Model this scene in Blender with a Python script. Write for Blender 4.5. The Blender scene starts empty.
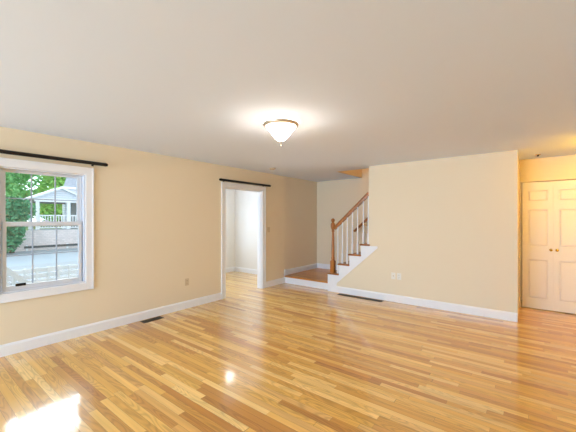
import bpy, math, random
from mathutils import Vector, Matrix

random.seed(7)
SC = bpy.context.scene
COL = SC.collection

# ------------------------------------------------------------------ camera
YAW = math.atan(240 / 309)
cam = bpy.data.cameras.new('camera')
cam.sensor_width = 36.0
cam.lens = 309 / 576 * 36.0
cam.shift_y = 3 / 576
cam.clip_start = 0.05
cam.clip_end = 300
camo = bpy.data.objects.new('camera', cam)
COL.objects.link(camo)
camo.location = (4.41, 0.0, 1.46)
camo.rotation_euler = (math.pi / 2, 0, YAW)
SC.camera = camo

# ------------------------------------------------------------------ exposure / colour management
SC.view_settings.view_transform = 'Standard'
SC.view_settings.look = 'None'
SC.view_settings.gamma = 1
SC.view_settings.use_curve_mapping = False
SC.view_settings.exposure = 0.03
SC.cycles.max_bounces = 10
SC.cycles.diffuse_bounces = 6
SC.cycles.glossy_bounces = 4
SC.cycles.transparent_max_bounces = 16
SC.cycles.use_denoising = True
SC.cycles.sample_clamp_indirect = 6.0

# ------------------------------------------------------------------ sky: hazy, bright where the veiled sun stands
W = bpy.data.worlds.new('sky')
SC.world = W
W.use_nodes = True
nt = W.node_tree
nt.nodes.clear()
out = nt.nodes.new('ShaderNodeOutputWorld')
bg = nt.nodes.new('ShaderNodeBackground')
tc = nt.nodes.new('ShaderNodeTexCoord')
dot = nt.nodes.new('ShaderNodeVectorMath'); dot.operation = 'DOT_PRODUCT'
d = Vector((-0.86, 0.20, 0.50)).normalized()
dot.inputs[1].default_value = d
mx = nt.nodes.new('ShaderNodeMath'); mx.operation = 'MAXIMUM'; mx.inputs[1].default_value = 0
pw = nt.nodes.new('ShaderNodeMath'); pw.operation = 'POWER'; pw.inputs[1].default_value = 24
ml = nt.nodes.new('ShaderNodeMath'); ml.operation = 'MULTIPLY_ADD'; ml.inputs[1].default_value = 14.0; ml.inputs[2].default_value = 2.3
nt.links.new(tc.outputs['Generated'], dot.inputs[0])
nt.links.new(dot.outputs['Value'], mx.inputs[0])
nt.links.new(mx.outputs[0], pw.inputs[0])
nt.links.new(pw.outputs[0], ml.inputs[0])
bg.inputs['Color'].default_value = (0.78, 0.90, 1.0, 1)
nt.links.new(ml.outputs[0], bg.inputs['Strength'])
nt.links.new(bg.outputs[0], out.inputs[0])


# ------------------------------------------------------------------ side room daylight, and fill light added behind the viewer
def area_light(name, loc, rot, sx, sy, power, color):
    l = bpy.data.lights.new(name, 'AREA')
    l.shape = 'RECTANGLE'; l.size = sx; l.size_y = sy
    l.energy = power; l.color = color
    o = bpy.data.objects.new(name, l)
    COL.objects.link(o)
    o.location = loc; o.rotation_euler = rot
    return o


HP = math.pi / 2
area_light('fill_patio_door', (2.0, -4.82, 1.12), (HP, 0, 0), 3.6, 2.1, 385, (0.56, 0.755, 1.0))       # faces +y; fill light added behind the viewer, its patio door made up
area_light('daylight_side_room_window', (-2.3, 4.3, 1.35), (0, -HP, 0), 1.3, 1.9, 50, (0.66, 0.81, 1.0))  # faces +x


# ------------------------------------------------------------------ materials
def lin(c):
    return tuple(((v / 255) / 12.92 if v / 255 <= 0.04045 else ((v / 255 + 0.055) / 1.055) ** 2.4) for v in c) + (1,)


def nodes(m):
    m.use_nodes = True
    t = m.node_tree
    return t, t.nodes['Principled BSDF']


def mat(name, rgb, rough=0.6, metal=0.0, spec=0.5, noise=0.0, nscale=20.0, bump=0.0, bscale=150.0, emit=None, es=0.0):
    m = bpy.data.materials.new(name)
    t, p = nodes(m)
    c = lin(rgb)
    p.inputs['Base Color'].default_value = c
    p.inputs['Roughness'].default_value = rough
    p.inputs['Metallic'].default_value = metal
    p.inputs['Specular IOR Level'].default_value = spec
    g = t.nodes.new('ShaderNodeNewGeometry')
    if noise:
        n = t.nodes.new('ShaderNodeTexNoise'); n.inputs['Scale'].default_value = nscale; n.inputs['Detail'].default_value = 4
        t.links.new(g.outputs['Position'], n.inputs['Vector'])
        r = t.nodes.new('ShaderNodeMix'); r.data_type = 'RGBA'
        r.inputs[6].default_value = tuple(v * (1 - noise) for v in c[:3]) + (1,)
        r.inputs[7].default_value = tuple(min(1, v * (1 + noise)) for v in c[:3]) + (1,)
        t.links.new(n.outputs['Fac'], r.inputs[0])
        t.links.new(r.outputs[2], p.inputs['Base Color'])
    if bump:
        n = t.nodes.new('ShaderNodeTexNoise'); n.inputs['Scale'].default_value = bscale; n.inputs['Detail'].default_value = 3
        t.links.new(g.outputs['Position'], n.inputs['Vector'])
        b = t.nodes.new('ShaderNodeBump'); b.inputs['Strength'].default_value = bump; b.inputs['Distance'].default_value = 0.002
        t.links.new(n.outputs['Fac'], b.inputs['Height'])
        t.links.new(b.outputs[0], p.inputs['Normal'])
    if emit:
        p.inputs['Emission Color'].default_value = lin(emit)
        p.inputs['Emission Strength'].default_value = es
    return m


def M(t, op, a, b=None, c=None):
    n = t.nodes.new('ShaderNodeMath'); n.operation = op
    for i, v in enumerate((a, b, c)):
        if v is None: continue
        if isinstance(v, (int, float)): n.inputs[i].default_value = v
        else: t.links.new(v, n.inputs[i])
    return n.outputs[0]


def oak_floor(name, w, L, tones, rough=0.34, coat=1.0, swap=False):
    m = bpy.data.materials.new(name)
    t, p = nodes(m)
    g = t.nodes.new('ShaderNodeNewGeometry')
    s = t.nodes.new('ShaderNodeSeparateXYZ')
    t.links.new(g.outputs['Position'], s.inputs[0])
    X, Y = (s.outputs[1], s.outputs[0]) if swap else (s.outputs[0], s.outputs[1])
    v = M(t, 'DIVIDE', Y, w)
    row = M(t, 'FLOOR', v)
    fv = M(t, 'FRACT', v)
    wn = t.nodes.new('ShaderNodeTexWhiteNoise'); wn.noise_dimensions = '1D'
    t.links.new(row, wn.inputs['W'])
    u = M(t, 'ADD', M(t, 'DIVIDE', X, L), M(t, 'MULTIPLY', wn.outputs['Value'], 13.7))
    # uneven board lengths: warp u by a slow per-row sine
    u = M(t, 'ADD', u, M(t, 'MULTIPLY', M(t, 'SINE', M(t, 'ADD', M(t, 'MULTIPLY', u, 3.1), M(t, 'MULTIPLY', row, 1.7))), 0.22))
    col = M(t, 'FLOOR', u)
    fu = M(t, 'FRACT', u)
    cb = t.nodes.new('ShaderNodeCombineXYZ')
    t.links.new(row, cb.inputs[0]); t.links.new(col, cb.inputs[1])
    w2 = t.nodes.new('ShaderNodeTexWhiteNoise'); w2.noise_dimensions = '2D'
    t.links.new(cb.outputs[0], w2.inputs['Vector'])
    rnd = w2.outputs['Value']
    sc = t.nodes.new('ShaderNodeSeparateColor')
    t.links.new(w2.outputs['Color'], sc.inputs[0])
    ramp = t.nodes.new('ShaderNodeValToRGB')
    el = ramp.color_ramp.elements
    while len(el) < len(tones): el.new(0.5)
    for i, (pos, c) in enumerate(tones):
        el[i].position = pos; el[i].color = lin(c)
    t.links.new(rnd, ramp.inputs[0])
    # grain: stretched noise, shifted board by board
    gv = t.nodes.new('ShaderNodeCombineXYZ')
    t.links.new(M(t, 'ADD', M(t, 'MULTIPLY', X, 1.6), M(t, 'MULTIPLY', sc.outputs[0], 40)), gv.inputs[0])
    t.links.new(M(t, 'MULTIPLY', Y, 42), gv.inputs[1])
    t.links.new(M(t, 'MULTIPLY', sc.outputs[1], 60), gv.inputs[2])
    n1 = t.nodes.new('ShaderNodeTexNoise'); n1.inputs['Scale'].default_value = 1.0; n1.inputs['Detail'].default_value = 5
    t.links.new(gv.outputs[0], n1.inputs['Vector'])
    # cathedral figure: bands of a low noise
    cv = t.nodes.new('ShaderNodeCombineXYZ')
    t.links.new(M(t, 'ADD', M(t, 'MULTIPLY', X, 1.1), M(t, 'MULTIPLY', sc.outputs[1], 50)), cv.inputs[0])
    t.links.new(M(t, 'MULTIPLY', Y, 7), cv.inputs[1])
    t.links.new(M(t, 'MULTIPLY', sc.outputs[2], 30), cv.inputs[2])
    n2 = t.nodes.new('ShaderNodeTexNoise'); n2.inputs['Scale'].default_value = 1.3; n2.inputs['Detail'].default_value = 1
    t.links.new(cv.outputs[0], n2.inputs['Vector'])
    bands = M(t, 'MULTIPLY_ADD', M(t, 'SINE', M(t, 'MULTIPLY', n2.outputs['Fac'], 95.0)), 0.5, 0.5)
    bands = M(t, 'MULTIPLY', M(t, 'POWER', bands, 2.0), M(t, 'GREATER_THAN', sc.outputs[2], 0.35))
    mul = M(t, 'SUBTRACT', M(t, 'MULTIPLY_ADD', n1.outputs['Fac'], 0.6, 0.72), M(t, 'MULTIPLY', bands, 0.22))
    # seams
    e1 = M(t, 'MINIMUM', fv, M(t, 'SUBTRACT', 1.0, fv))
    e2 = M(t, 'MULTIPLY', M(t, 'MINIMUM', fu, M(t, 'SUBTRACT', 1.0, fu)), L / w)
    seam = M(t, 'LESS_THAN', M(t, 'MINIMUM', e1, e2), 0.018)
    mul = M(t, 'MULTIPLY', mul, M(t, 'SUBTRACT', 1.0, M(t, 'MULTIPLY', seam, 0.5)))
    vm = t.nodes.new('ShaderNodeVectorMath'); vm.operation = 'SCALE'
    t.links.new(ramp.outputs[0], vm.inputs[0]); t.links.new(mul, vm.inputs['Scale'])
    t.links.new(vm.outputs[0], p.inputs['Base Color'])
    p.inputs['Roughness'].default_value = rough
    p.inputs['Specular IOR Level'].default_value = 0.4
    p.inputs['Coat Weight'].default_value = coat
    p.inputs['Coat IOR'].default_value = 1.6
    p.inputs['Coat Roughness'].default_value = 0.085
    # slight cupping and waviness of the varnish
    n3 = t.nodes.new('ShaderNodeTexNoise'); n3.inputs['Scale'].default_value = 24; n3.inputs['Detail'].default_value = 2
    t.links.new(g.outputs['Position'], n3.inputs['Vector'])
    h = M(t, 'ADD', M(t, 'MULTIPLY', n3.outputs['Fac'], 0.5), M(t, 'MULTIPLY', n1.outputs['Fac'], 0.3))
    h = M(t, 'ADD', h, M(t, 'MULTIPLY', M(t, 'SUBTRACT', fv, 0.5), M(t, 'SUBTRACT', sc.outputs[0], 0.5)))
    b = t.nodes.new('ShaderNodeBump'); b.inputs['Strength'].default_value = 0.5; b.inputs['Distance'].default_value = 0.002
    t.links.new(h, b.inputs['Height'])
    t.links.new(b.outputs[0], p.inputs['Normal']); t.links.new(b.outputs[0], p.inputs['Coat Normal'])
    return m


def wood(name, a, b, rough=0.3, axis=0):
    m = bpy.data.materials.new(name)
    t, p = nodes(m)
    g = t.nodes.new('ShaderNodeNewGeometry')
    mp = t.nodes.new('ShaderNodeMapping')
    s = [60.0] * 3; s[axis] = 4.0
    mp.inputs['Scale'].default_value = s
    t.links.new(g.outputs['Position'], mp.inputs[0])
    n = t.nodes.new('ShaderNodeTexNoise'); n.inputs['Scale'].default_value = 1; n.inputs['Detail'].default_value = 4
    t.links.new(mp.outputs[0], n.inputs['Vector'])
    r = t.nodes.new('ShaderNodeMix'); r.data_type = 'RGBA'
    r.inputs[6].default_value = lin(a); r.inputs[7].default_value = lin(b)
    t.links.new(n.outputs['Fac'], r.inputs[0])
    t.links.new(r.outputs[2], p.inputs['Base Color'])
    p.inputs['Roughness'].default_value = rough
    return m


def glass(name):
    m = bpy.data.materials.new(name)
    m.use_nodes = True
    t = m.node_tree; t.nodes.clear()
    o = t.nodes.new('ShaderNodeOutputMaterial')
    tr = t.nodes.new('ShaderNodeBsdfTransparent'); tr.inputs[0].default_value = (0.96, 0.98, 0.98, 1)
    gl = t.nodes.new('ShaderNodeBsdfGlossy'); gl.inputs['Roughness'].default_value = 0.01
    mx = t.nodes.new('ShaderNodeMixShader')
    mx.inputs[0].default_value = 0.06
    t.links.new(tr.outputs[0], mx.inputs[1]); t.links.new(gl.outputs[0], mx.inputs[2]); t.links.new(mx.outputs[0], o.inputs[0])
    return m


def lamp_glass(name, rgb, strength):
    m = bpy.data.materials.new(name)
    t, p = nodes(m)
    g = t.nodes.new('ShaderNodeNewGeometry')
    n = t.nodes.new('ShaderNodeTexNoise'); n.inputs['Scale'].default_value = 14; n.inputs['Detail'].default_value = 3
    t.links.new(g.outputs['Position'], n.inputs['Vector'])
    st = M(t, 'MULTIPLY', M(t, 'MULTIPLY_ADD', n.outputs['Fac'], 0.5, 0.75), strength)
    p.inputs['Base Color'].default_value = (0.9, 0.87, 0.8, 1)
    p.inputs['Roughness'].default_value = 0.25
    p.inputs['Emission Color'].default_value = lin(rgb)
    t.links.new(st, p.inputs['Emission Strength'])
    return m


def brick(name, c1, c2, mortar, scale, bw=0.5, rh=0.25, axes='yz', bump=0.3):
    m = bpy.data.materials.new(name)
    t, p = nodes(m)
    g = t.nodes.new('ShaderNodeNewGeometry')
    s = t.nodes.new('ShaderNodeSeparateXYZ'); t.links.new(g.outputs['Position'], s.inputs[0])
    cb = t.nodes.new('ShaderNodeCombineXYZ')
    ix = 'xyz'.index
    t.links.new(s.outputs[ix(axes[0])], cb.inputs[0]); t.links.new(s.outputs[ix(axes[1])], cb.inputs[1])
    b = t.nodes.new('ShaderNodeTexBrick')
    b.inputs['Scale'].default_value = scale
    b.inputs['Color1'].default_value = lin(c1); b.inputs['Color2'].default_value = lin(c2); b.inputs['Mortar'].default_value = lin(mortar)
    b.inputs['Brick Width'].default_value = bw; b.inputs['Row Height'].default_value = rh; b.inputs['Mortar Size'].default_value = 0.012
    t.links.new(cb.outputs[0], b.inputs['Vector'])
    t.links.new(b.outputs['Color'], p.inputs['Base Color'])
    p.inputs['Roughness'].default_value = 0.85
    return m


WALL = mat('cream_wall_paint', (233, 220, 194), 0.75, spec=0.25, bump=0.12, bscale=260)
COOLWALL = mat('pale_wall_paint', (233, 231, 227), 0.75, spec=0.25, bump=0.12, bscale=260)
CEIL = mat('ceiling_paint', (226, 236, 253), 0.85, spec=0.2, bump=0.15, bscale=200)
MUNTIN = mat('backlit_grille', (168, 177, 192), 0.5, noise=0.01)  # backlit darkening of the bars is put into their colour
TRIM = mat('white_trim_paint', (238, 240, 244), 0.35, noise=0.01, nscale=8)
VINYL = mat('white_vinyl', (216, 221, 230), 0.35, noise=0.01, nscale=10)
DOORP = mat('door_paint', (240, 234, 224), 0.4, noise=0.01, nscale=8)
OAK = oak_floor('oak_strip_floor', 0.0572, 0.95, [(0.0, (184, 124, 50)), (0.2, (214, 161, 72)), (0.5, (227, 178, 88)), (0.8, (243, 208, 136)), (1.0, (200, 140, 58))])
OAK_LANDING = oak_floor('oak_landing_boards', 0.0572, 0.9, [(0.0, (176, 114, 48)), (0.4, (192, 130, 60)), (0.7, (203, 144, 72)), (1.0, (184, 120, 54))], rough=0.3, coat=0.25)
STAIRWOOD = wood('stained_oak', (132, 78, 28), (176, 112, 46), 0.28, 0)
NEWELWOOD = wood('stained_oak_post', (140, 84, 30), (190, 122, 50), 0.28, 2)
BLACK = mat('black_metal', (24, 20, 20), 0.35, metal=0.3, noise=0.1, nscale=30)
BRASS = mat('brass', (214, 178, 90), 0.25, metal=1.0, noise=0.05, nscale=40)
NICKEL = mat('brushed_nickel', (204, 188, 166), 0.35, metal=0.7, noise=0.05, nscale=60)
PLASTIC = mat('white_plastic', (236, 233, 224), 0.4, noise=0.01)
IVORY = mat('ivory_plastic', (208, 190, 156), 0.4, noise=0.01)
SLOT = mat('dark_slot', (60, 54, 48), 0.6, noise=0.05)
BRONZE = mat('bronze_register', (74, 66, 48), 0.45, metal=0.4, noise=0.1, nscale=30)
DARKHOLE = mat('duct_dark', (20, 17, 14), 0.8, noise=0.05)
GLASS = glass('window_glass')
BOWL = lamp_glass('alabaster_glass_lit', (255, 240, 220), 62)
BOWL_SIDE = lamp_glass('side_room_glass_lit', (250, 248, 245), 12)
BOWL_WARM = lamp_glass('amber_glass_lit', (255, 188, 12), 105)
BOWL_STAIR_FILL = lamp_glass('stairwell_fill_glass', (255, 202, 120), 80)  # glow of an unseen lamp added to brighten the stairwell
# outdoors
GRASS = mat('lawn', (104, 128, 72), 0.95, noise=0.3, nscale=4)
ASPHALT = mat('asphalt', (156, 166, 174), 0.9, noise=0.06, nscale=6)
CONCRETE = mat('concrete', (150, 156, 160), 0.9, noise=0.08, nscale=5)
STONE = brick('retaining_stone', (228, 216, 214), (212, 202, 200), (182, 176, 176), 2.2)
SIDING = brick('white_clapboard', (218, 224, 232), (216, 222, 230), (170, 178, 190), 1.0, 8.0, 0.14)
SHINGLE = brick('grey_shingle', (150, 156, 168), (168, 172, 182), (134, 140, 150), 4.0, 0.5, 0.25)
EXTWHITE = mat('exterior_white_paint', (232, 235, 238), 0.6, noise=0.02, nscale=6)
PORCHDARK = mat('porch_shade_paint', (128, 134, 136), 0.7, noise=0.05)
LEAF_D = mat('dark_evergreen_leaf', (84, 150, 108), 0.6, noise=0.85, nscale=5)
LEAF_L = mat('light_green_leaf', (160, 216, 112), 0.6, noise=0.5, nscale=5)
LEAF_M = mat('spring_leaf', (138, 204, 132), 0.6, noise=0.6, nscale=5)
BARK = mat('bark', (86, 74, 64), 0.9, noise=0.3, nscale=12)
for lm in (LEAF_D, LEAF_L, LEAF_M):
    lm.node_tree.nodes['Principled BSDF'].inputs['Specular IOR Level'].default_value = 0.3


# ------------------------------------------------------------------ mesh building
class MB:
    def __init__(s):
        s.v = []; s.f = []; s.smooth = []

    def add(s, vs, fs, sm=False):
        b = len(s.v)
        s.v += [tuple(v) for v in vs]
        s.f += [tuple(b + i for i in f) for f in fs]
        s.smooth += [sm] * len(fs)
        return s

    def box(s, x0, x1, y0, y1, z0, z1):
        vs = [(x, y, z) for x in (x0, x1) for y in (y0, y1) for z in (z0, z1)]
        return s.add(vs, [(0, 1, 3, 2), (4, 6, 7, 5), (0, 4, 5, 1), (2, 3, 7, 6), (0, 2, 6, 4), (1, 5, 7, 3)])

    def prism(s, pts, axis, a, b):
        """pts: polygon in the two other axes; extruded along axis from a to b."""
        def P(p, h):
            if axis == 'y': return (p[0], h, p[1])
            if axis == 'x': return (h, p[0], p[1])
            return (p[0], p[1], h)
        n = len(pts)
        vs = [P(p, a) for p in pts] + [P(p, b) for p in pts]
        fs = [tuple(range(n)), tuple(range(2 * n - 1, n - 1, -1))]
        fs += [(i, i + n, (i + 1) % n + n, (i + 1) % n) for i in range(n)]
        return s.add(vs, fs)

    def lathe(s, prof, cx, cy, z0=0.0, n=32, flip=False):
        """prof: (radius, z) from bottom to top."""
        vs = []; fs = []
        for r, z in prof:
            for k in range(n):
                a = 2 * math.pi * k / n
                vs.append((cx + r * math.cos(a), cy + r * math.sin(a), z0 + z))
        m = len(prof)
        for i in range(m - 1):
            for k in range(n):
                k2 = (k + 1) % n
                fs.append((i * n + k, i * n + k2, (i + 1) * n + k2, (i + 1) * n + k))
        s.add(vs, fs, True)
        s.add([vs[k] for k in range(n)], [tuple(range(n - 1, -1, -1))])
        s.add([vs[(m - 1) * n + k] for k in range(n)], [tuple(range(n))])
        return s

    def tube(s, a, b, r, n=16, r2=None):
        a = Vector(a); b = Vector(b); r2 = r if r2 is None else r2
        q = (b - a).to_track_quat('Z', 'Y')
        vs = []
        for c, rr in ((a, r), (b, r2)):
            for k in range(n):
                t = 2 * math.pi * k / n
                vs.append(c + q @ Vector((rr * math.cos(t), rr * math.sin(t), 0)))
        s.add(vs, [(k, (k + 1) % n, (k + 1) % n + n, k + n) for k in range(n)], True)
        s.add(vs[:n], [tuple(range(n - 1, -1, -1))]); s.add(vs[n:], [tuple(range(n))])
        return s

    def sweep(s, prof, a, b, up=(0, 0, 1)):
        """closed profile (side, up) swept from a to b."""
        a = Vector(a); b = Vector(b)
        d = (b - a).normalized(); sd = d.cross(Vector(up)).normalized(); u = sd.cross(d).normalized()
        n = len(prof)
        vs = [c + sd * p[0] + u * p[1] for c in (a, b) for p in prof]
        fs = [tuple(range(n)), tuple(range(2 * n - 1, n - 1, -1))] + [(i, i + n, (i + 1) % n + n, (i + 1) % n) for i in range(n)]
        return s.add(vs, fs)

    def build(s, name, m, parent=None, bevel=0.0, seg=2):
        me = bpy.data.meshes.new(name)
        me.from_pydata(s.v, [], s.f)
        me.polygons.foreach_set('use_smooth', s.smooth)
        import bmesh
        bm = bmesh.new(); bm.from_mesh(me)
        bmesh.ops.recalc_face_normals(bm, faces=bm.faces)
        bm.to_mesh(me); bm.free()
        me.materials.append(m)
        o = bpy.data.objects.new(name, me)
        COL.objects.link(o)
        if parent is not None:
            o.parent = parent
            o.matrix_parent_inverse = Matrix.Translation(-wloc(parent))
        if bevel:
            b = o.modifiers.new('bevel', 'BEVEL'); b.width = bevel; b.segments = seg; b.limit_method = 'ANGLE'
        return o


def wloc(o):
    v = Vector(o.location)
    if o.parent is not None:
        v = v + wloc(o.parent) + o.matrix_parent_inverse.translation
    return v


def empty(name, loc=(0, 0, 0)):
    o = bpy.data.objects.new(name, None)
    o.empty_display_size = 0.1
    COL.objects.link(o); o.location = loc
    return o


def tag(o, label=None, cat=None, group=None, kind=None):
    if label: o['label'] = label
    if cat: o['category'] = cat
    if group: o['group'] = group
    if kind: o['kind'] = kind
    return o


def struct(o, label=None, cat=None):
    return tag(o, label, cat, None, 'structure')


def copy_tree(o, parent=None):
    c = o.copy(); COL.objects.link(c)
    if parent is not None: c.parent = parent
    for ch in list(o.children): copy_tree(ch, c)
    return c


def wall_x(mb, x0, x1, y0, y1, z0, z1, holes):
    """wall slab normal to x with rectangular holes (ya, yb, za, zb) sorted by y."""
    y = y0
    for ya, yb, za, zb in holes:
        mb.box(x0, x1, y, ya, z0, z1)
        if za > z0: mb.box(x0, x1, ya, yb, z0, za)
        if zb < z1: mb.box(x0, x1, ya, yb, zb, z1)
        y = yb
    mb.box(x0, x1, y, y1, z0, z1)


def wall_y(mb, y0, y1, x0, x1, z0, z1, holes):
    x = x0
    for xa, xb, za, zb in holes:
        mb.box(x, xa, y0, y1, z0, z1)
        if za > z0: mb.box(xa, xb, y0, y1, z0, za)
        if zb < z1: mb.box(xa, xb, y0, y1, zb, z1)
        x = xb
    mb.box(x, x1, y0, y1, z0, z1)


H = 2.44
XR = 6.6      # right wall
YF = -4.6     # wall behind the camera
YB = 5.46     # back wall plane
YS = 6.92     # stairwell far wall
YH = 6.41     # closet door wall in the hall
TW = 0.12
SX = 1.27     # ceiling opening starts
XE = 4.293     # back wall end

# ------------------------------------------------------------------ structure
mb = MB()
mb.box(-2.22, XR + TW, YF - TW, YH + 0.7, -0.12, 0.0)
struct(mb.build('floor', OAK), 'glossy honey oak strip floor running through the rooms', 'floor')

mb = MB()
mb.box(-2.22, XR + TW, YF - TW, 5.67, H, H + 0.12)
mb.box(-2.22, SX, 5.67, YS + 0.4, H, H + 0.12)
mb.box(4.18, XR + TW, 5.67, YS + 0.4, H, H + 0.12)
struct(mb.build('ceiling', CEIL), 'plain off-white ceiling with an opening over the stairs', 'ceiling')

mb = MB()
wall_x(mb, -TW, 0, YF, YS, 0, H, [(0.70, 1.51, 0.66, 2.02), (3.79, 4.79, 0, 2.05)])
struct(mb.build('wall_left', WALL), 'cream left wall with the window and the doorway', 'wall')

# back wall, notched for the open lower steps
NX = [1.20, 1.43, 1.66, 1.90] + [1.90 + 0.233 * k for k in range(1, 8)]
NZ = [0.17 + 0.205 * (k + 1) for k in range(11)]
prof = [(1.24, 0), (XE, 0), (XE, H), (2.07, H), (2.07, NZ[3] - 0.032)]
for k in (3, 2, 1, 0):
    prof.append((NX[k] + 0.025, NZ[k] - 0.032))
    if k: prof.append((NX[k] + 0.025, NZ[k - 1] - 0.032))
prof[0] = (NX[0] + 0.025, 0)
mb = MB().prism(prof, 'y', YB, YB + TW)
struct(mb.build('wall_back', WALL), 'cream back wall between the stairs and the hall', 'wall')

mb = MB().box(XE - TW, XE, YB + TW, YH + TW, 0, H)
struct(mb.build('wall_hall_side', WALL), 'cream wall return leading into the hall', 'wall')
mb = MB()
wall_y(mb, YH, YH + TW, XE, XR, 0, H, [(4.315, 5.965, 0, 2.07)])
mb.box(XE, XR, YH + 0.55, YH + 0.65, 0, H)
struct(mb.build('wall_hall', WALL), 'cream wall above the white closet doors', 'wall')
mb = MB().box(-TW, XE - TW, YS, YS + TW, 0, H)
struct(mb.build('wall_stair', WALL), 'cream wall behind the stairs', 'wall')
mb = MB()
mb.box(SX - TW, SX, 5.67 - TW, YS + TW, H + 0.12, 4.9)
mb.box(4.18, 4.30, 5.67 - TW, YS + TW, H + 0.12, 4.9)
mb.box(SX, 4.18, 5.67 - TW, 5.67, H + 0.12, 4.9)
mb.box(SX, 4.18, YS, YS + TW, H, 4.9)
mb.box(SX - TW, 4.30, 5.67 - TW, YS + TW, 4.9, 5.0)
struct(mb.build('wall_stairwell_upper', WALL), 'cream walls of the stairwell above the ceiling opening', 'wall')
mb = MB()
mb.box(SX, SX + 0.012, 5.67, YS, H, H + 0.12); mb.box(SX, 4.18, 5.67, 5.682, H, H + 0.12)
struct(mb.build('trim_3', WALL), 'cream edge lining the ceiling opening over the stairs', 'trim')

mb = MB()
wall_x(mb, XR, XR + TW, YF, YH + TW, 0, H, [])
struct(mb.build('wall_right', WALL), 'cream right wall outside the picture', 'wall')
mb = MB()
wall_y(mb, YF - TW, YF, 0, XR, 0, H, [(0.2, 3.8, 0.07, 2.17)])
struct(mb.build('wall_front', WALL), 'cream wall behind the viewer', 'wall')

# side room behind the doorway
mb = MB(); wall_x(mb, -2.22, -2.10, 2.9, 5.94, 0, H, [(3.35, 5.25, 0.7, 2.0)])
struct(mb.build('wall_side_room_left', COOLWALL), 'pale far wall of the side room', 'wall')
mb = MB().box(-2.22, -TW, 5.94, 6.06, 0, H)
struct(mb.build('wall_side_room_back', COOLWALL), 'pale wall seen through the doorway', 'wall')
mb = MB().box(-2.22, -TW, 2.78, 2.9, 0, H)
struct(mb.build('wall_side_room_front', COOLWALL), 'pale near wall of the side room', 'wall')


# ------------------------------------------------------------------ baseboards
def bb_profile(h=0.125, t=0.016):
    return [(0, 0), (t, 0), (t, h - 0.022), (t * 0.55, h - 0.006), (t * 0.4, h), (0, h)]


def baseboard(name, runs, label):
    """runs: (axis, wall coordinate, sign into the room, a, b, z)"""
    mb = MB()
    for ax, w, sg, a, b, z in runs:
        pts = [(w + sg * p[0], z + p[1]) for p in bb_profile()]
        if ax == 'x':   # board runs along x, profile in (y, z)
            mb.prism(pts, 'x', a, b)
        else:
            mb.prism(pts, 'y', a, b)
    return struct(mb.build(name, TRIM), label, 'baseboard')


baseboard('baseboard_left', [('y', 0, 1, YF, 3.69, 0), ('y', 0, 1, 4.88, 5.54, 0)], 'white baseboard along the left wall')
baseboard('baseboard_stair', [('y', 0, 1, 5.62, YS, 0.17), ('x', YS, -1, 0.016, 1.22, 0.17)], 'white baseboard around the stair landing')
mb = MB(); mb.box(0, 0.018, 5.54, 5.62, 0, 0.30)
struct(mb.build('trim_2', TRIM, bevel=0.003), 'white upright trim where the baseboard steps up at the landing', 'trim')
baseboard('baseboard_back', [('x', YB, -1, 1.40, XE + 0.0, 0)], 'white baseboard along the back wall')
baseboard('baseboard_side_room', [('x', 5.94, -1, -2.1, -TW, 0), ('y', -2.1, 1, 2.9, 5.924, 0)], 'white baseboard in the side room')

# ------------------------------------------------------------------ doorway trim
mb = MB()
x0, x1 = 0.0, 0.018
for a, b in ((3.695, 3.79), (4.79, 4.885)):
    mb.box(x0, x1, a, b, 0, 2.05)
    mb.box(-TW - 0.018, -TW, a, b, 0, 2.05)
mb.box(x0, x1, 3.695, 4.885, 2.05, 2.14)
mb.box(-TW - 0.018, -TW, 3.695, 4.885, 2.05, 2.14)
mb.box(-TW, 0, 3.79, 3.806, 0, 2.05); mb.box(-TW, 0, 4.774, 4.79, 0, 2.05); mb.box(-TW, 0, 3.806, 4.774, 2.034, 2.05)
mb.box(-0.075, -0.035, 3.806, 3.816, 0, 2.034); mb.box(-0.075, -0.035, 4.764, 4.774, 0, 2.034); mb.box(-0.075, -0.035, 3.816, 4.764, 2.022, 2.034)
for a, b in ((3.695, 3.712), (4.868, 4.885)):
    mb.box(x1, x1 + 0.006, a, b, 0, 2.14)
mb.box(x1, x1 + 0.006, 3.712, 4.868, 2.123, 2.14)
struct(mb.build('trim_1', TRIM, bevel=0.003), 'white casing and jambs of the open doorway', 'door trim')

# ------------------------------------------------------------------ window
WIN = struct(empty('window_1', (0, 1.105, 0.66)), 'white double-hung window with six-pane sashes on the left wall', 'window')
mb = MB()
for a, b in ((0.61, 0.70), (1.51, 1.60)):
    mb.box(0, 0.02, a, b, 0.57, 2.11)
mb.box(0, 0.02, 0.70, 1.51, 2.02, 2.11); mb.box(0, 0.02, 0.70, 1.51, 0.57, 0.66)
for a, b in ((0.61, 0.628), (1.582, 1.60)):
    mb.box(0.02, 0.027, a, b, 0.57, 2.11)
mb.box(0.02, 0.027, 0.628, 1.582, 2.092, 2.11); mb.box(0.02, 0.027, 0.628, 1.582, 0.57, 0.588)
mb.build('casing', TRIM, WIN, bevel=0.003)
mb = MB()
mb.box(-TW, 0, 0.70, 0.718, 0.66, 2.02); mb.box(-TW, 0, 1.492, 1.51, 0.66, 2.02)
mb.box(-TW, 0, 0.718, 1.492, 2.002, 2.02); mb.box(-TW, 0.0, 0.718, 1.492, 0.66, 0.678)
# vinyl tracks
for a, b in ((0.718, 0.734), (1.476, 1.492)):
    mb.box(-0.062, -0.052, a, b, 0.678, 2.002)
mb.build('window_frame', VINYL, WIN, bevel=0.002)


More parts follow.
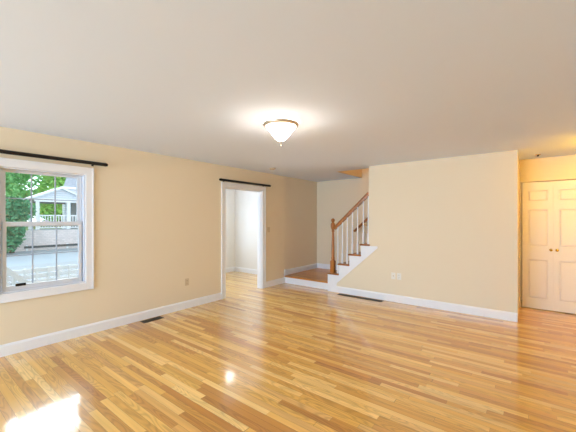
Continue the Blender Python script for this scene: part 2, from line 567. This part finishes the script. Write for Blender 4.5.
def sash(name, xa, xb, z0, z1, bottom, top):
    ya, yb = 0.734, 1.476
    sw = 0.034
    mb = MB()
    mb.box(xa, xb, ya, ya + sw, z0, z1); mb.box(xa, xb, yb - sw, yb, z0, z1)
    mb.box(xa, xb, ya + sw, yb - sw, z0, z0 + bottom); mb.box(xa, xb, ya + sw, yb - sw, z1 - top, z1)
    s = mb.build(name, VINYL, WIN, bevel=0.003)
    xm = (xa + xb) / 2
    g = MB(); g.box(xm - 0.0035, xm + 0.0035, ya + sw, yb - sw, z0 + bottom, z1 - top)
    g.build('glass_pane', GLASS, s)
    w = yb - ya - 2 * sw
    mu = MB()
    for k in (1, 2):
        yc = ya + sw + w * k / 3
        mu.box(xm - 0.009, xm + 0.009, yc - 0.0055, yc + 0.0055, z0 + bottom, z1 - top)
    zc = (z0 + bottom + z1 - top) / 2
    for k in range(3):
        mu.box(xm - 0.009, xm + 0.009, ya + sw + w * k / 3 + (0.0055 if k else 0), ya + sw + w * (k + 1) / 3 - (0.0055 if k < 2 else 0), zc - 0.0055, zc + 0.0055)
    mu.build('muntin', MUNTIN, s)
    return s


up = sash('upper_sash', -0.095, -0.065, 1.375, 2.002, 0.03, 0.03)
lo = sash('lower_sash', -0.050, -0.020, 0.678, 1.43, 0.055, 0.045)
mb = MB(); mb.box(-0.046, -0.026, 1.09, 1.15, 1.43, 1.438); mb.tube((-0.036, 1.12, 1.438), (-0.036, 1.12, 1.45), 0.01)
tag(mb.build('sash_lock', VINYL, lo, bevel=0.002))
mb = MB(); mb.box(-0.020, -0.008, 0.84, 0.93, 0.722, 0.752)
tag(mb.build('sash_lift', BLACK, lo, bevel=0.004), 'small black lift handle')

# frames out of view: patio door added for fill light, side room window
mb = MB()
for a, b in ((0.2, 0.26), (1.37, 1.43), (2.57, 2.63), (3.74, 3.8)):
    mb.box(a, b, YF - 0.09, YF - 0.03, 0.07, 2.17)
mb.box(0.26, 3.74, YF - 0.09, YF - 0.03, 0.07, 0.13); mb.box(0.26, 3.74, YF - 0.09, YF - 0.03, 2.11, 2.17)
struct(mb.build('door_2', TRIM), 'wide unseen patio door added behind the viewer to let in fill light', 'door')
mb = MB()
for a, b in ((3.35, 3.40), (4.275, 4.325), (5.20, 5.25)):
    mb.box(-2.19, -2.13, a, b, 0.7, 2.0)
mb.box(-2.19, -2.13, 3.4, 5.2, 0.7, 0.75); mb.box(-2.19, -2.13, 3.4, 5.2, 1.95, 2.0); mb.box(-2.18, -2.14, 3.4, 5.2, 1.33, 1.37)
struct(mb.build('window_2', TRIM), 'window of the side room', 'window')

# ------------------------------------------------------------------ closet doors in the hall
DOOR = struct(empty('door_1', (5.14, YH, 0)), 'white panelled folding closet doors at the end of the hall', 'door')


def leaf(xa, xb, pa, pb):
    z0, z1 = 0.012, 2.055
    yf, yb = YH, YH + 0.034
    rows = [(0.17, 0.81), (1.02, 1.62), (1.745, 1.93)]
    mb = MB()
    mb.box(xa, xb, yf + 0.019, yb, z0, z1)
    mb.box(xa, pa, yf, yf + 0.019, z0, z1); mb.box(pb, xb, yf, yf + 0.019, z0, z1)
    z = z0
    for a, b in rows:
        mb.box(pa, pb, yf, yf + 0.019, z, a); z = b
    mb.box(pa, pb, yf, yf + 0.019, z, z1)
    o = mb.build('door_leaf', DOORP, DOOR, bevel=0.0012)
    for a, b in rows:
        p = MB(); i, j = 0.010, 0.030
        y0, y1 = yf + 0.019, yf + 0.005
        vs = [(pa + i, y0, a + i), (pb - i, y0, a + i), (pb - i, y0, b - i), (pa + i, y0, b - i),
              (pa + j, y1, a + j), (pb - j, y1, a + j), (pb - j, y1, b - j), (pa + j, y1, b - j)]
        p.add(vs, [(4, 5, 6, 7), (0, 1, 5, 4), (1, 2, 6, 5), (2, 3, 7, 6), (3, 0, 4, 7), (3, 2, 1, 0)])
        p.build('door_panel', DOORP, o)
    return o


def knob(x, parent):
    mb = MB()
    q = []
    prof = [(0.012, 0.0), (0.02, 0.003), (0.009, 0.008), (0.008, 0.022), (0.018, 0.030), (0.021, 0.040), (0.016, 0.048), (0.004, 0.051)]
    mb.lathe(prof, 0, 0, 0, 20)
    mb.v = [(x + a, YH - c, 0.97 + b) for a, b, c in mb.v]
    tag(mb.build('door_knob', BRASS, parent), 'small round brass knob')


l1 = leaf(4.335, 4.7295, 4.405, 4.668)
l2 = leaf(4.7305, 5.138, 4.788, 5.052)
l3 = leaf(5.142, 5.548, 5.228, 5.492)
l4 = leaf(5.552, 5.962, 5.612, 5.875)
knob(4.695, l1); knob(4.768, l2); knob(5.515, l3); knob(5.585, l4)

# ------------------------------------------------------------------ staircase
ST = tag(empty('staircase', (0.6, 6.1, 0)), 'staircase with white sides and stained oak treads rising from a low landing', 'stairs')
mb = MB(); mb.box(0.019, 1.198, 5.525, YS - 0.001, 0.135, 0.17)
mb.build('landing', OAK_LANDING, ST, bevel=0.006)
mb = MB(); mb.box(0.019, 1.20, 5.555, YS - 0.001, 0.0, 0.135)
mb.box(0.019, 1.20, 5.545, 5.555, 0.0, 0.018)
mb.build('landing_riser', TRIM, ST)
for k in range(11):
    x, z = NX[k], NZ[k]
    nx = NX[k + 1] if k < 10 else x + 0.4
    t = MB()
    if k < 3:
        t.box(x, nx + 0.024, 5.425, YS - 0.001, z - 0.03, z)
    elif k == 3:
        t.prism([(x, 5.425), (2.10, 5.425), (2.10, 5.457), (2.068, 5.457), (2.068, 5.583), (nx + 0.03, 5.583), (nx + 0.03, YS - 0.001), (x, YS - 0.001)], 'z', z - 0.03, z)
    else:
        t.box(x, nx + 0.03, 5.583, YS - 0.001, z - 0.03, z)
    t.build('tread', STAIRWOOD, ST, bevel=0.008, seg=3)
    r = MB(); r.box(x + 0.027, nx + 0.027, 5.583, YS - 0.002, max(0.0, z - 0.205 - 0.03 if k else 0.0), z - 0.0305)
    r.build('riser', TRIM, ST)
# skirt board on the open side, covering the wall below the treads
sk = [(1.20, 0.0), (1.20, NZ[0] - 0.031), (NX[1] + 0.02, NZ[0] - 0.031), (NX[1] + 0.02, NZ[1] - 0.031), (NX[2] + 0.02, NZ[1] - 0.031), (NX[2] + 0.02, NZ[2] - 0.031),
      (NX[3] + 0.02, NZ[2] - 0.031), (NX[3] + 0.02, NZ[3] - 0.031), (2.24, NZ[3] - 0.031), (2.24, 0.925), (1.40, 0.18), (1.40, 0.0)]
mb = MB().prism(sk, 'y', YB - 0.014, YB - 0.0005)
mb.build('skirt_board', TRIM, ST)
mb = MB().box(1.2, 1.224, YB, YB + 0.125, 0, NZ[0] - 0.031)
mb.build('riser', TRIM, ST)

# railing
RL = tag(empty('stair_railing', (1.29, 5.5, NZ[0])), 'stained oak stair railing with turned newel post and white balusters', 'railing')
nw = MB()
zb = NZ[0]
s = 0.041
nw.box(1.29 - s, 1.29 + s, 5.5 - s, 5.5 + s, zb, zb + 0.24)
nw.lathe([(0.041, 0.24), (0.038, 0.255), (0.030, 0.27), (0.036, 0.285), (0.036, 0.30), (0.031, 0.32), (0.033, 0.40), (0.031, 0.52), (0.026, 0.66),
          (0.022, 0.78), (0.020, 0.82), (0.030, 0.835), (0.030, 0.85), (0.024, 0.86), (0.034, 0.885), (0.043, 0.915), (0.046, 0.945), (0.044, 0.975),
          (0.036, 1.0), (0.022, 1.012), (0.017, 1.02), (0.030, 1.03), (0.038, 1.043), (0.040, 1.06), (0.034, 1.08), (0.020, 1.094), (0.004, 1.099)], 1.29, 5.5, zb, 28)
nw.build('newel_post', NEWELWOOD, RL)


def rail_z(x): return 1.30 + 0.91 * (x - 1.36)


hr = MB()
hp = [(-0.022, -0.03), (0.022, -0.03), (0.026, -0.012), (0.031, 0.005), (0.030, 0.02), (0.02, 0.032), (0, 0.036), (-0.02, 0.032), (-0.030, 0.02), (-0.031, 0.005), (-0.026, -0.012)]
hr.sweep(hp, (1.325, 5.5, rail_z(1.325)), (2.066, 5.5, rail_z(2.066)))
hr.build('handrail', STAIRWOOD, RL)
for xb in (1.405, 1.505, 1.61, 1.72, 1.83, 1.945, 2.045):
    k = max(i for i in range(4) if NX[i] <= xb)
    z0 = NZ[k]; z1 = rail_z(xb) - 0.035
    b = MB(); q = 0.0145
    b.box(xb - q, xb + q, 5.5 - q, 5.5 + q, z0, z0 + 0.2)
    b.lathe([(0.0145, 0.2), (0.011, 0.215), (0.0155, 0.23), (0.0135, 0.26), (0.010, z1 - z0 + 0.012)], xb, 5.5, z0, 12)
    b.build('baluster', TRIM, RL)

# wall-mounted rail beyond the steps
WR = tag(empty('wall_handrail', (1.22, YS, 1.18)), 'dark stained handrail fixed to the wall behind the balusters', 'handrail')
hr = MB()
wp = [(a * 0.8, b * 0.8) for a, b in hp]
hr.sweep(wp, (1.20, 6.66, 1.17), (3.5, 6.66, 1.17 + 2.3 * 0.89))
hr.build('rail', STAIRWOOD, WR)
for x in (1.45, 2.5, 3.3):
    z = 1.17 + (x - 1.2) * 0.89 - 0.03
    b = MB(); b.tube((x, YS - 0.001, z - 0.05), (x, 6.66, z - 0.04), 0.008); b.tube((x, 6.66, z - 0.045), (x, 6.66, z + 0.01), 0.008); b.tube((x, YS - 0.0005, z - 0.05), (x, YS - 0.008, z - 0.05), 0.028)
    b.build('bracket', BRASS, WR)


# ------------------------------------------------------------------ curtain rods
def curtain_rod(ya, yb, z, label):
    r = tag(empty('curtain_rod', (0.0, (ya + yb) / 2, z)), label, 'curtain rod', 'black curtain rods')
    mb = MB(); mb.tube((0.075, ya + 0.03, z), (0.075, yb - 0.03, z), 0.0215, 20)
    mb.build('rod', BLACK, r)
    for e, sg in ((ya, 1), (yb, -1)):
        c = MB(); c.tube((0.075, e + sg * 0.03, z), (0.075, e, z), 0.0245, 20, 0.018)
        c.build('end_cap', BLACK, r)
    for y in (ya + 0.15, yb - 0.15):
        b = MB(); b.box(0, 0.006, y - 0.012, y + 0.012, z - 0.03, z + 0.03); b.box(0.006, 0.0535, y - 0.008, y + 0.008, z - 0.006, z + 0.006)
        b.build('bracket', BLACK, r)
    return r


curtain_rod(0.45, 1.74, 2.165, 'long black curtain rod above the window')
curtain_rod(3.60, 4.97, 2.165, 'black curtain rod above the open doorway')


# ------------------------------------------------------------------ ceiling lights
def ceiling_lamp(x, y, bowl_mat, label, H=2.44):
    r = tag(empty('ceiling_light', (x, y, H)), label, 'ceiling light')
    p = MB()
    p.lathe([(0.05, -0.0455), (0.05, -0.012), (0.065, -0.006), (0.065, 0.0)], x, y, H, 32)
    p.build('ceiling_mount', NICKEL, r)
    q = MB(); n = 48
    rp = [(0.153, -0.054), (0.164, -0.053), (0.172, -0.045), (0.179, -0.030), (0.176, -0.019), (0.164, -0.016), (0.153, -0.024)]
    vs = [(x + a * math.cos(2 * math.pi * k / n), y + a * math.sin(2 * math.pi * k / n), H + z) for k in range(n) for a, z in rp]
    m = len(rp)
    q.add(vs, [(k * m + i, k * m + (i + 1) % m, ((k + 1) % n) * m + (i + 1) % m, ((k + 1) % n) * m + i) for k in range(n) for i in range(m)], True)
    q.build('metal_rim', NICKEL, r)
    g = MB()
    g.lathe([(0.012, -0.196), (0.030, -0.189), (0.058, -0.164), (0.086, -0.132), (0.112, -0.098), (0.136, -0.066), (0.151, -0.046)], x, y, H, 48)
    g.build('glass_bowl', bowl_mat, r)
    f = MB()
    f.lathe([(a, b - 0.02) for a, b in [(0.003, -0.232), (0.008, -0.226), (0.009, -0.219), (0.004, -0.212), (0.004, -0.203), (0.010, -0.197), (0.006, -0.190), (0.016, -0.183), (0.022, -0.177), (0.010, -0.1765)]], x, y, H, 20)
    f.build('finial', NICKEL, r)
    return r


ceiling_lamp(2.44, 2.42, BOWL, 'lit flush ceiling light with alabaster glass bowl and nickel rim')
ceiling_lamp(-1.30, 5.0, BOWL_SIDE, 'lit ceiling light of the side room, mirrored in the floor')
ceiling_lamp(5.25, 5.3, BOWL_WARM, 'warm yellow ceiling light of the hall by the closet doors')

ceiling_lamp(2.3, 6.3, BOWL_STAIR_FILL, 'unseen warm lamp added high above the stairs to brighten the stairwell', 4.9)

# smoke detector, hall fitting
sd = tag(empty('smoke_detector', (0.53, 4.51, H)), 'small round smoke detector on the ceiling near the doorway', 'smoke detector')
MB().lathe([(0.045, -0.030), (0.055, -0.024), (0.058, -0.012), (0.062, -0.008), (0.062, 0.0)], 0.53, 4.51, H, 32).build('body', mat('detector_plastic', (196, 184, 168), 0.5, noise=0.02), sd)
MB().lathe([(0.010, -0.033), (0.012, -0.030)], 0.545, 4.51, H, 12).build('test_button', SLOT, sd)
sp = tag(empty('recessed_fitting', (4.53, 6.05, H)), 'tiny dark round fitting on the yellow hall ceiling', 'ceiling fitting')
MB().lathe([(0.030, -0.006), (0.036, -0.003), (0.036, 0.0)], 4.53, 6.05, H, 24).build('trim_ring', BRASS, sp)
MB().lathe([(0.010, -0.028), (0.014, -0.022), (0.014, -0.0061)], 4.53, 6.05, H, 16).build('head', SLOT, sp)


# ------------------------------------------------------------------ floor registers
def register(x0, x1, y0, y1, long_x, label):
    r = tag(empty('floor_vent', ((x0 + x1) / 2, (y0 + y1) / 2, 0)), label, 'floor vent')
    f = MB(); w = 0.014; h = 0.006
    f.box(x0, x1, y0, y0 + w, 0.0005, h); f.box(x0, x1, y1 - w, y1, 0.0005, h)
    f.box(x0, x0 + w, y0 + w, y1 - w, 0.0005, h); f.box(x1 - w, x1, y0 + w, y1 - w, 0.0005, h)
    f.build('frame', BRONZE, r, bevel=0.001)
    MB().box(x0 + w, x1 - w, y0 + w, y1 - w, 0.0004, 0.0016).build('damper', DARKHOLE, r)
    s = MB()
    if long_x:
        n = int((x1 - x0 - 2 * w) / 0.018)
        for k in range(1, n):
            c = x0 + w + (x1 - x0 - 2 * w) * k / n; s.box(c - 0.0028, c + 0.0028, y0 + w, y1 - w, 0.0016, 0.0052)
        c = (y0 + y1) / 2; s.box(x0 + w, x1 - w, c - 0.003, c + 0.003, 0.0052, 0.0058)
    else:
        n = int((y1 - y0 - 2 * w) / 0.018)
        for k in range(1, n):
            c = y0 + w + (y1 - y0 - 2 * w) * k / n; s.box(x0 + w, x1 - w, c - 0.0028, c + 0.0028, 0.0016, 0.0052)
        c = (x0 + x1) / 2; s.box(c - 0.003, c + 0.003, y0 + w, y1 - w, 0.0052, 0.0058)
    s.build('grille', BRONZE, r)
    return r


register(1.50, 2.38, 5.29, 5.40, True, 'long dark floor vent below the back wall baseboard near the stairs')
register(0.05, 0.17, 2.18, 2.48, False, 'short dark floor vent by the left wall baseboard')


# ------------------------------------------------------------------ outlets and switch
def plate_parts(root, c, face, kind, m):
    """c: centre on the wall; face: 'x' wall facing +x, 'y' wall facing -y."""
    def bx(mb, u0, u1, z0, z1, d0, d1):
        if face == 'x': mb.box(c[0] + d0, c[0] + d1, c[1] + u0, c[1] + u1, c[2] + z0, c[2] + z1)
        else: mb.box(c[0] + u0, c[0] + u1, c[1] - d1, c[1] - d0, c[2] + z0, c[2] + z1)
        return mb
    bx(MB(), -0.035, 0.035, -0.057, 0.057, 0.0, 0.006).build('wall_plate', m, root, bevel=0.002)
    if kind == 'outlet':
        for dz in (-0.022, 0.022):
            rc = bx(MB(), -0.016, 0.016, dz - 0.014, dz + 0.014, 0.006, 0.009).build('receptacle', m, root, bevel=0.002)
            sl = MB()
            bx(sl, -0.008, -0.005, dz - 0.004, dz + 0.006, 0.009, 0.0095); bx(sl, 0.005, 0.008, dz - 0.004, dz + 0.006, 0.009, 0.0095)
            bx(sl, -0.002, 0.002, dz - 0.010, dz - 0.006, 0.009, 0.0095)
            sl.build('socket_slots', SLOT, rc)
    elif kind == 'switch':
        bx(MB(), -0.006, 0.006, -0.012, 0.012, 0.006, 0.008).build('toggle_seat', m, root)
        bx(MB(), -0.004, 0.004, -0.002, 0.010, 0.008, 0.018).build('toggle', m, root, bevel=0.001)
    else:
        mb = MB(); mb.lathe([(0.008, 0), (0.008, 0.004), (0.005, 0.0045), (0.005, 0.012)], 0, 0, 0, 16)
        mb.v = [(c[0] + a, c[1] - 0.006 - z, c[2] + b) for a, b, z in mb.v]
        mb.build('cable_jack', BRASS, root)


r = tag(empty('light_switch', (0, 5.0, 1.23)), 'beige light switch on the wall right of the doorway', 'light switch'); plate_parts(r, (0, 5.0, 1.23), 'x', 'switch', IVORY)
r = tag(empty('power_outlet', (0, 2.98, 0.43)), 'beige power outlet low on the left wall before the doorway', 'outlet'); plate_parts(r, (0, 2.98, 0.43), 'x', 'outlet', IVORY)
r = tag(empty('cable_outlet', (2.53, YB, 0.455)), 'white cable outlet plate on the back wall, left of its twin', 'outlet'); plate_parts(r, (2.53, YB, 0.455), 'y', 'jack', PLASTIC)
r = tag(empty('power_outlet', (2.63, YB, 0.455)), 'white power outlet on the back wall, right of the cable plate', 'outlet'); plate_parts(r, (2.63, YB, 0.455), 'y', 'outlet', PLASTIC)

# ------------------------------------------------------------------ outdoors
G = -0.6
struct(MB().box(-13.2, -TW - 0.3, -18, 30, G - 0.2, G).build('paving', CONCRETE), 'pale paving beside the house', 'ground')
struct(MB().box(-19.6, -13.2, -30, 60, G - 0.22, G - 0.02).build('street', ASPHALT), 'light grey street outside the window', 'ground')
struct(MB().box(-20.4, -19.6, -30, 60, G - 0.2, G + 0.06).build('sidewalk', CONCRETE), 'pale sidewalk along the far side of the street', 'ground')
struct(MB().box(-70, -20.9, -50, 90, G - 0.2, 0.62).build('upper_yard', GRASS), 'raised green yard behind the stone wall', 'ground')
tag(MB().box(-20.9, -20.6, -12, 40, G, 0.72).build('retaining_wall', STONE, bevel=0.02), 'pinkish grey stone retaining wall across the street', 'retaining wall')

# guard rail, its beam coloured dark as the shadow band at the curb
gr = tag(empty('guard_rail', (-20.3, 8, G + 0.06)), 'low guard rail along the sidewalk, its dark beam standing in for a shadow band', 'guard rail')
MB().box(-20.33, -20.27, 5.1, 16, G + 0.22, G + 0.36).build('shadow_beam', mat('rail_shadow_tone', (62, 72, 76), 0.6, noise=0.1), gr, bevel=0.01)
for y in (5.25, 7.4, 9.6, 11.8, 14.0):
    MB().box(-20.37, -20.33, y - 0.05, y + 0.05, G + 0.06, G + 0.42).build('post', EXTWHITE, gr)

# slatted fence
fe = tag(empty('slat_fence', (-4.0, 2.5, G)), 'white slatted fence just outside the window', 'fence')
for k in range(26):
    y = 0.55 + 0.2 * k
    MB().box(-4.03, -3.97, y - 0.022, y + 0.022, G, 0.40).build('fence_post', EXTWHITE, fe)
mb = MB()
for z in (-0.42, -0.30, -0.18, -0.06, 0.06, 0.18, 0.30):
    mb.box(-4.012, -3.988, 0.5, 5.6, z, z + 0.09)
tag(mb.build('slats', EXTWHITE, fe))
sr = tag(empty('ramp_rail', (-3.8, 1.5, G)), 'white sloping handrail in front of the slatted fence', 'handrail')
mb = MB(); mb.sweep([(-0.03, -0.05), (0.03, -0.05), (0.03, 0.05), (-0.03, 0.05)], (-3.8, 0.9, 0.97), (-3.8, 1.86, 0.0)); mb.build('rail', EXTWHITE, sr)
for y, z in ((1.0, 0.84), (1.84, 0.0)):
    MB().box(-3.83, -3.77, y - 0.03, y + 0.03, G, z).build('post', EXTWHITE, sr)
mb = MB()
for k in range(7):
    y = 1.11 + 0.11 * k; mb.box(-3.81, -3.79, y - 0.012, y + 0.012, G, 0.97 - (y - 0.9) * 1.0104 - 0.06)
mb.build('pickets', EXTWHITE, sr)

# neighbour's house: gabled porch and two-storey wall behind
NH = tag(empty('neighbor_house', (-24, 9, 0.62)), 'white clapboard house with gabled porch across the street', 'house')
zf = 0.62
part = lambda mb, n, m, par=None, **k: mb.build(n, m, par or NH, **k)
part(MB().box(-22.6, -21.1, 5.8, 8.9, zf, zf + 0.14), 'porch_floor', CONCRETE)
porch_cols = (5.98, 7.72, 8.75)
for y in porch_cols:
    part(MB().box(-21.3, -21.14, y - 0.09, y + 0.09, zf + 0.14, 2.72), 'porch_column', EXTWHITE)
part(MB().box(-21.32, -21.12, 5.8, 8.9, 2.62, 2.82), 'porch_beam', EXTWHITE)
for a, b in ((6.09, 7.61), (7.83, 8.64)):
    rl = MB(); rl.box(-21.24, -21.18, a, b, 1.66, 1.74); rl.box(-21.24, -21.18, a, b, 0.84, 0.90); rl.box(-21.23, -21.19, a, a + 0.04, 0.88, 1.70)
    rl = part(rl, 'porch_railing', EXTWHITE)
    n = int((b - a) / 0.15)
    for k in range(1, n):
        y = a + (b - a) * k / n
        MB().box(-21.23, -21.19, y - 0.022, y + 0.022, 0.90, 1.66).build('baluster', EXTWHITE, rl)
# gable: triangle from y=5.5 to 10.8, peak at 8.15
part(MB().prism([(5.75, 2.82), (8.85, 2.82), (7.3, 3.52)], 'x', -21.3, -21.2), 'porch_gable', SIDING)
rf = MB()
rf.prism([(5.5, 2.72), (5.5, 2.84), (7.3, 3.68), (7.3, 3.54)], 'x', -22.6, -21.0)
rf.prism([(9.1, 2.72), (9.1, 2.84), (7.3, 3.68), (7.3, 3.54)], 'x', -22.6, -21.0)
part(rf, 'porch_roof', EXTWHITE)
# house body beginning right of the porch opening
hb = MB(); hb.prism([(-22.6, 7.9), (-22.6, 22), (-30, 22), (-30, 10.8), (-24.5, 10.4), (-24.5, 8.3)], 'z', zf, 3.75)
part(hb, 'house_wall', SIDING)
part(MB().box(-22.6, -22.5, 8.3, 9.3, zf + 0.14, 2.7), 'house_door', PORCHDARK)
part(MB().box(-22.6, -22.2, 7.6, 22.2, 3.68, 3.82), 'gutter', EXTWHITE)
mr = MB(); mr.add([(-22.2, 7.7, 3.82), (-22.2, 22.2, 3.82), (-30.3, 22.2, 3.82), (-30.3, 10.6, 3.82), (-26.2, 9.7, 7), (-26.2, 22.2, 7)], [(0, 1, 5, 4), (0, 4, 3), (3, 4, 5, 2), (0, 3, 2, 1), (1, 2, 5)])
part(mr, 'main_roof', SHINGLE)
part(MB().box(-26.2, -25.4, 12, 12.9, 6.5, 9.2), 'chimney', STONE)
# low back hedge-side porch post seen through the opening
part(MB().box(-22.6, -22.45, 5.8, 5.95, zf + 0.14, 2.7), 'porch_column', EXTWHITE)
part(MB().box(-22.62, -22.48, 5.8, 7.9, 2.55, 2.82), 'porch_beam', PORCHDARK)


def foliage(name, blobs, n, size, m, parent, seed):
    rd = random.Random(seed)
    mb = MB()
    tot = sum(b[3] * b[4] * b[5] for b in blobs)
    for bx, by, bz, rx, ry, rz in blobs:
        for _ in range(int(n * rx * ry * rz / tot)):
            while True:
                p = Vector((rd.uniform(-1, 1), rd.uniform(-1, 1), rd.uniform(-1, 1)))
                if 0.3 < p.length <= 1: break
            p = p * (p.length ** -0.35)
            c = Vector((bx + p.x * rx, by + p.y * ry, bz + p.z * rz))
            nrm = Vector((rd.gauss(0, 1), rd.gauss(0, 1), rd.gauss(0, 0.8))).normalized()
            a = nrm.orthogonal().normalized(); a.rotate(Matrix.Rotation(rd.uniform(0, 6.28), 3, nrm))
            b = nrm.cross(a); s1 = size * rd.uniform(0.6, 1.3); s2 = s1 * 0.55
            mb.add([c - a * s1, c - b * s2, c + a * s1 + nrm * s1 * 0.2, c + b * s2], [(0, 1, 2, 3)])
    me = bpy.data.meshes.new(name); me.from_pydata(mb.v, [], mb.f); me.materials.append(m)
    o = bpy.data.objects.new(name, me); COL.objects.link(o)
    o.parent = parent; o.matrix_parent_inverse = Matrix.Translation(-wloc(parent))
    return o


def tree(x, y, z, h, blobs, n, size, m, label, seed, tr=0.18):
    r = tag(empty('leafy_tree', (x, y, z)), label, 'tree', 'trees outside the window')
    t = MB(); t.tube((x, y, z), (x + 0.1, y, z + h * 0.55), tr, 10, tr * 0.6)
    for dy, dz in ((-0.9, 0.85), (0.8, 0.9), (0.1, 1.0)):
        t.tube((x + 0.1, y, z + h * 0.5), (x + 0.2, y + dy * h * 0.2, z + h * dz * 0.85), tr * 0.5, 8, tr * 0.15)
    t.build('trunk', BARK, r)
    foliage('foliage', [(x + b[0], y + b[1], z + b[2], b[3], b[4], b[5]) for b in blobs], n, size, m, r, seed)
    return r


# dark evergreen bush at the left edge of the view, in front of the wall
sh = tag(empty('evergreen_shrub', (-20.0, 4.2, G)), 'dense dark evergreen at the left edge of the window view', 'shrub')
MB().tube((-19.6, 4.4, G + 0.06), (-19.6, 4.4, 1.8), 0.12, 10, 0.05).build('trunk', BARK, sh)
foliage('foliage', [(-19.6, 4.2, 0.7, 0.85, 0.8, 1.2), (-19.6, 4.5, 2.0, 0.85, 0.95, 0.8), (-19.6, 4.1, 1.4, 0.8, 1.0, 1.4)], 3600, 0.12, LEAF_D, sh, 3)
tree(-36.0, 6.6, 0.62, 9.0, [(0, -0.6, 3.6, 1.9, 1.9, 2.6), (0.3, -0.2, 6.6, 2.0, 2.0, 2.2), (0, 0.6, 1.8, 1.6, 1.5, 1.6)], 5000, 0.2, LEAF_M, 'pale leafy tree behind the dark evergreen, leftmost in the window', 11)
tree(-36.0, 11.5, 0.62, 8.0, [(0, 0, 3.6, 2.0, 2.0, 2.2), (0.2, 0.0, 5.8, 1.7, 1.8, 1.6), (0, 0, 1.6, 1.6, 2.0, 1.4)], 5000, 0.2, LEAF_L, 'bright green tree beyond the porch gable', 12)
tree(-44.0, 8.6, 0.62, 12.0, [(0, -3.4, 5.5, 3.0, 3.2, 4.0), (0, 3.4, 5.0, 3.0, 3.0, 4.0), (0, 0, 8.0, 3, 3, 3), (0, 0, 2.5, 2.5, 4, 2)], 5000, 0.3, LEAF_M, 'tall hazy tree standing farthest behind the others', 13, 0.25)
